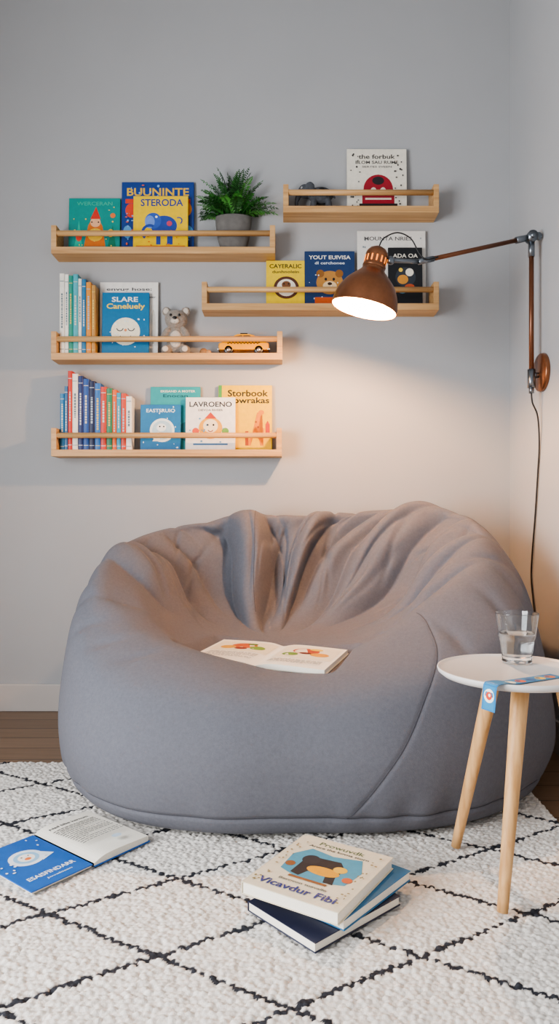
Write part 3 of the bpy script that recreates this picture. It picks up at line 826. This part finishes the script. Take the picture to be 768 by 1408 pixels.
mb = MB(); mb.add(lathe([(0, .0178), (.033, .0182), (.036, .0187)]+wi+[(.0496, .082), (.0498, .0838), (.0492, .0842), (.047, .0842), (0, .0842)], 80, facet), wm, True); mb.obj('water_fill', None, root)

# bookmark
def bookmark():
    mb = MB()
    a = Vector((.722, 1.893)); e = Vector((.522, 1.7835)); d = (e-a).normalized(); p = Vector((-d.y, d.x)); hw = .0225
    path = []
    L = (e-a).length
    for i in range(13):
        q = a+(e-a)*(i/12)
        zz = zt+.0012+(.0062 if i >= 11 else (.0045 if i == 10 else .001*(i/10)))
        path.append(Vector((q.x, q.y, zz)))
    o = Vector((d.x, d.y, 0))
    b0 = path[-1]
    for dz, dx in ((-.001, .004), (-.005, .0075), (-.012, .009), (-.025, .011), (-.045, .012), (-.066, .015)):
        path.append(Vector((b0.x, b0.y, b0.z))+o*dx+Vector((0, 0, dz)))
    P3 = Vector((p.x, p.y, 0))
    cum = [0]
    for i in range(1, len(path)): cum.append(cum[-1]+(path[i]-path[i-1]).length)
    def at(s, v, L=0):
        s = max(0, min(cum[-1], s)); i = 0
        while i < len(cum)-2 and cum[i+1] < s: i += 1
        f = (s-cum[i])/(cum[i+1]-cum[i]); t = (path[i+1]-path[i]).normalized(); nrm = P3.cross(t); 
        if nrm.z < 0 and abs(nrm.z) > .3: nrm = -nrm
        if abs(nrm.z) <= .3 and nrm.dot(o) < 0: nrm = -nrm
        return tuple(path[i]+(path[i+1]-path[i])*f+P3*v+nrm*(.0003+.00025*L))
    n = 44; T = cum[-1]
    def strip(s0, s1, v0, v1, c, L):
        k = max(2, int((s1-s0)/T*n)); vs = []
        for i in range(k+1):
            s = s0+(s1-s0)*i/k; vs += [at(s, v0, L), at(s, v1, L)]
        mb.add((vs, [(2*i, 2*i+1, 2*i+3, 2*i+2) for i in range(k)]), mat(c, .45, 0, .05, 60))
    strip(0, T, -hw, hw, '#1f78ad', 0); strip(.004, T-.003, -hw+.005, hw-.005, '#2f86b4', 1)
    def blob(s, v, r, c, L):
        mb.add(([at(s+r*math.cos(i*math.pi/9), v+r*math.sin(i*math.pi/9), L) for i in range(18)], [tuple(range(18))]), mat(c, .45, 0, .05, 60))
    for k, (s, c) in enumerate(((.03, '#d8743a'), (.065, '#e8c04a'), (.10, '#2c5f9a'), (.135, '#e26a4a'), (.17, '#f0e8d0'))):
        blob(s, .002, .014, c, 2); blob(s+.004, -.002, .006, '#1d4f7c', 3)
    blob(T-.036, 0, .017, '#f2efe6', 2); blob(T-.036, 0, .010, '#d0452c', 3); blob(T-.038, .002, .004, '#f2efe6', 4)
    mb.obj('bookmark')
bookmark()

# ------------------------------------------------------------ book stack on the rug
def lay(cx, cy, z, ang, h):   # ang = direction the title reads along
    R = Matrix.Rotation(math.radians(ang), 4, 'Z')
    return Matrix.Translation((cx, cy, z)) @ R @ Matrix.Translation((0, -h/2, 0))
RZ = .0195
def dash(n, c, x0, x1, y, hgt, seed):
    rr = random.Random(seed); out = []; x = x0
    for i in range(n):
        l = (x1-x0)/n*rr.uniform(.4, .85); out.append(('b', x, x+l, y-hgt/2, y+hgt/2, c)); x += (x1-x0)/n
    return out
closed_book('storybook', .235, .30, .024, '#20253f', lay(.112, 1.80, RZ, -48, .30), [], dash(9, '#b0a070', .25, .7, .5, .25, 1))
closed_book('storybook', .245, .30, .026, '#2a6f9c', lay(.150, 1.850, RZ+.0245, -40, .30), [], dash(12, '#e8e4d8', .2, .8, .5, .22, 2))
closed_book('storybook', .265, .310, .030, '#dcd2b9', lay(.102, 1.832, RZ+.051, -32, .310), [
    ('t', 'Prowuvdk', .5, .90, .5, .06, '#5c6f50'), ('t', 'Aruce the kovna storn', .5, .83, .66, .035, '#4a4a44'),
    ('p', [(.16, .36), (.12, .62), (.24, .78), (.5, .74), (.78, .80), (.88, .6), (.84, .36), (.6, .30), (.34, .30)], '#4c93ad'),
    ('p', [(.28, .34), (.28, .6), (.4, .66), (.62, .68), (.72, .58), (.70, .44), (.74, .32), (.64, .32), (.6, .44), (.42, .42), (.38, .32)], '#23262c'),
    ('d', .34, .60, .09, .09, '#2b2e35'), ('d', .55, .47, .17, .08, '#e0a02c'), ('d', .68, .56, .07, .06, '#e9b745'), ('d', .2, .46, .05, .05, '#8a5a34'), ('d', .82, .44, .05, .05, '#c8643a'),
    ('b', .3, .7, .27, .30, '#8a5a34'), ('t', 'Vicavdur Fibi', .5, .12, .80, .085, '#2b3a7a'), ('t', 'Berovon tuevalle', .5, .215, .5, .03, '#6a6a60')]
    + dots(18, '#8a7a4a', x0=.05, x1=.14, seed=21, r=.01) + dots(18, '#8a7a4a', x0=.88, x1=.95, seed=22, r=.01),
    dash(8, '#5a6a4a', .25, .7, .5, .25, 3))

# ------------------------------------------------------------ open books
def open_book(name, w, h, th, cover, M, left, right, leftflat=False, bend=0):
    """spine along Y through origin, leaves to +-X, lying on z=0"""
    mb = MB(); cm = mat(cover, .42, 0, .05, 50)
    def zt_(u, t): 
        return .004+t*(1-math.exp(-u*9))*(1-.35*u)+.006*math.exp(-u*30)
    for s in (-1, 1):
        t = th if not (leftflat and s < 0) else 0
        n = 24
        if t == 0:
            mb.add(box(-w, -.004, -h/2, h/2, .006, .0095, .001, 1), cm)
            draw(mb, left, w, h, lambda u, v, L: (-w/2+u-.002, v-h/2, .0097+.00012*L))
            mb.add(box(-w+.006, -.004, -h/2+.006, h/2-.006, 0, .006), PAGE)
            continue
        mb.add(box(min(0, s*(w+.005)), max(0, s*(w+.005)), -h/2-.004, h/2+.004, 0, .003, .001, 1), cm)
        vs = []
        for i in range(n+1):
            u = i/n; x = s*u*w; z = zt_(u, t)
            vs += [(x, -h/2, .003), (x, h/2, .003), (x, h/2, z), (x, -h/2, z)]
        fs = []
        for i in range(n):
            a = 4*i; b_ = a+4
            for k in range(4):
                k2 = (k+1) % 4; fs.append((a+k, a+k2, b_+k2, b_+k))
        fs.append((4*n, 4*n+1, 4*n+2, 4*n+3)); mb.add((vs, fs), PAGE)
        pl = (lambda s, t: (lambda u, v, L: ((s*w/2+u), v-h/2, zt_(abs(s*w/2+u)/w, t)+.0008+.0001*L)))(s, t)
        draw(mb, left if s < 0 else right, w, h, pl)
    return mb.obj(name, M)
def lines(x0, x1, y0, y1, n, c='#6b6963', seed=0):
    rr = random.Random(seed); out = []
    for i in range(n):
        y = y1-(y1-y0)*i/max(1, n-1); e = x1 if (i+1) % 5 else x0+(x1-x0)*rr.uniform(.3, .8)
        x = x0
        while x < e:
            l = rr.uniform(.03, .09); x2 = min(e, x+l)
            out.append(('b', x, x2, y-.006, y+.006, c)); x = x2+.014
    return out
ang = math.degrees(math.atan2(.78, .625))
open_book('open_storybook', .195, .29, .022, '#1d5fae', Matrix.Translation((-.625, 2.10, RZ)) @ Matrix.Rotation(math.radians(ang), 4, 'Z'), [
    ('t', 'ESAISFINDARR', .52, .20, .74, .065, '#e8eef4'), ('t', 'Jovekisan', .55, .10, .4, .035, '#cfe0f0'),
    ('d', .5, .60, .25, .25, '#dfe9f2'), ('p', [(.62, .44), (.86, .50), (.74, .62)], '#dfe9f2'), ('d', .5, .60, .18, .18, '#8fbfe0'),
    ('d', .5, .60, .12, .12, '#f1eee6'), ('d', .5, .57, .05, .04, '#e0783a'), ('d', .45, .63, .016, .016, '#1a1a1a'), ('d', .55, .63, .016, .016, '#1a1a1a')] + dots(12, '#e8eef4', y0=.4, y1=.93, seed=31, r=.018),
    [('t', 'Nad blbe kernum', .5, .88, .7, .04, '#4a4a4a')]+lines(.14, .88, .3, .80, 13, seed=3)+[('d', .6, .17, .08, .06, '#c8d8e4')], leftflat=True)
# book resting on the bean bag seat
nrm = Vector((0, -book_sy, 1)).normalized()
Rm = Vector((0, 0, 1)).rotation_difference(nrm).to_matrix().to_4x4()
open_book('open_picture_book', bw, bh, .020, '#b9b4a8', Matrix.Translation((bx, by, book_z)) @ Rm @ Matrix.Rotation(yaw, 4, 'Z'), 
    [('b', .05, .95, .45, .93, '#e9dcc0'), ('d', .5, .72, .2, .15, '#c8602e'), ('d', .28, .62, .12, .1, '#d8a03a'), ('d', .74, .64, .12, .10, '#7a9a3e'), ('d', .5, .58, .1, .06, '#8a3522'), ('d', .6, .8, .08, .05, '#4f6f2c')]+lines(.12, .88, .1, .38, 7, seed=5),
    [('b', .08, .95, .36, .93, '#eadfc8'), ('d', .48, .70, .2, .15, '#b8492a'), ('d', .72, .58, .14, .1, '#dd9a34'), ('d', .3, .52, .12, .09, '#6d8f3c'), ('d', .6, .8, .1, .06, '#e8c34a'), ('d', .5, .6, .09, .05, '#6d2a1c')]+lines(.12, .88, .1, .28, 5, seed=6))

# ------------------------------------------------------------ lights
w = bpy.data.worlds.new('room_air'); scene.world = w; w.use_nodes = True
bg = w.node_tree.nodes['Background']; bg.inputs['Color'].default_value = (.93, .95, 1, 1); bg.inputs['Strength'].default_value = .48
ld = bpy.data.lights.new('window_daylight', 'AREA'); ld.shape = 'RECTANGLE'; ld.size = 1.8; ld.size_y = 2.3; ld.energy = 255; ld.color = (.94, .96, 1)
lo = bpy.data.objects.new('window_daylight', ld); COL.objects.link(lo)
lo.location = (LX-.12, .3, 1.35); lo.rotation_euler = Euler((0, math.radians(-90), 0))

# ------------------------------------------------------------ camera
cam = bpy.data.cameras.new('camera'); co = bpy.data.objects.new('camera', cam); COL.objects.link(co)
co.location = (0, 0, 1.0); co.rotation_euler = (math.pi/2, 0, 0)
cam.sensor_fit = 'VERTICAL'; cam.sensor_height = 36; cam.lens = 36*1000/1408; cam.clip_start = .05
scene.camera = co
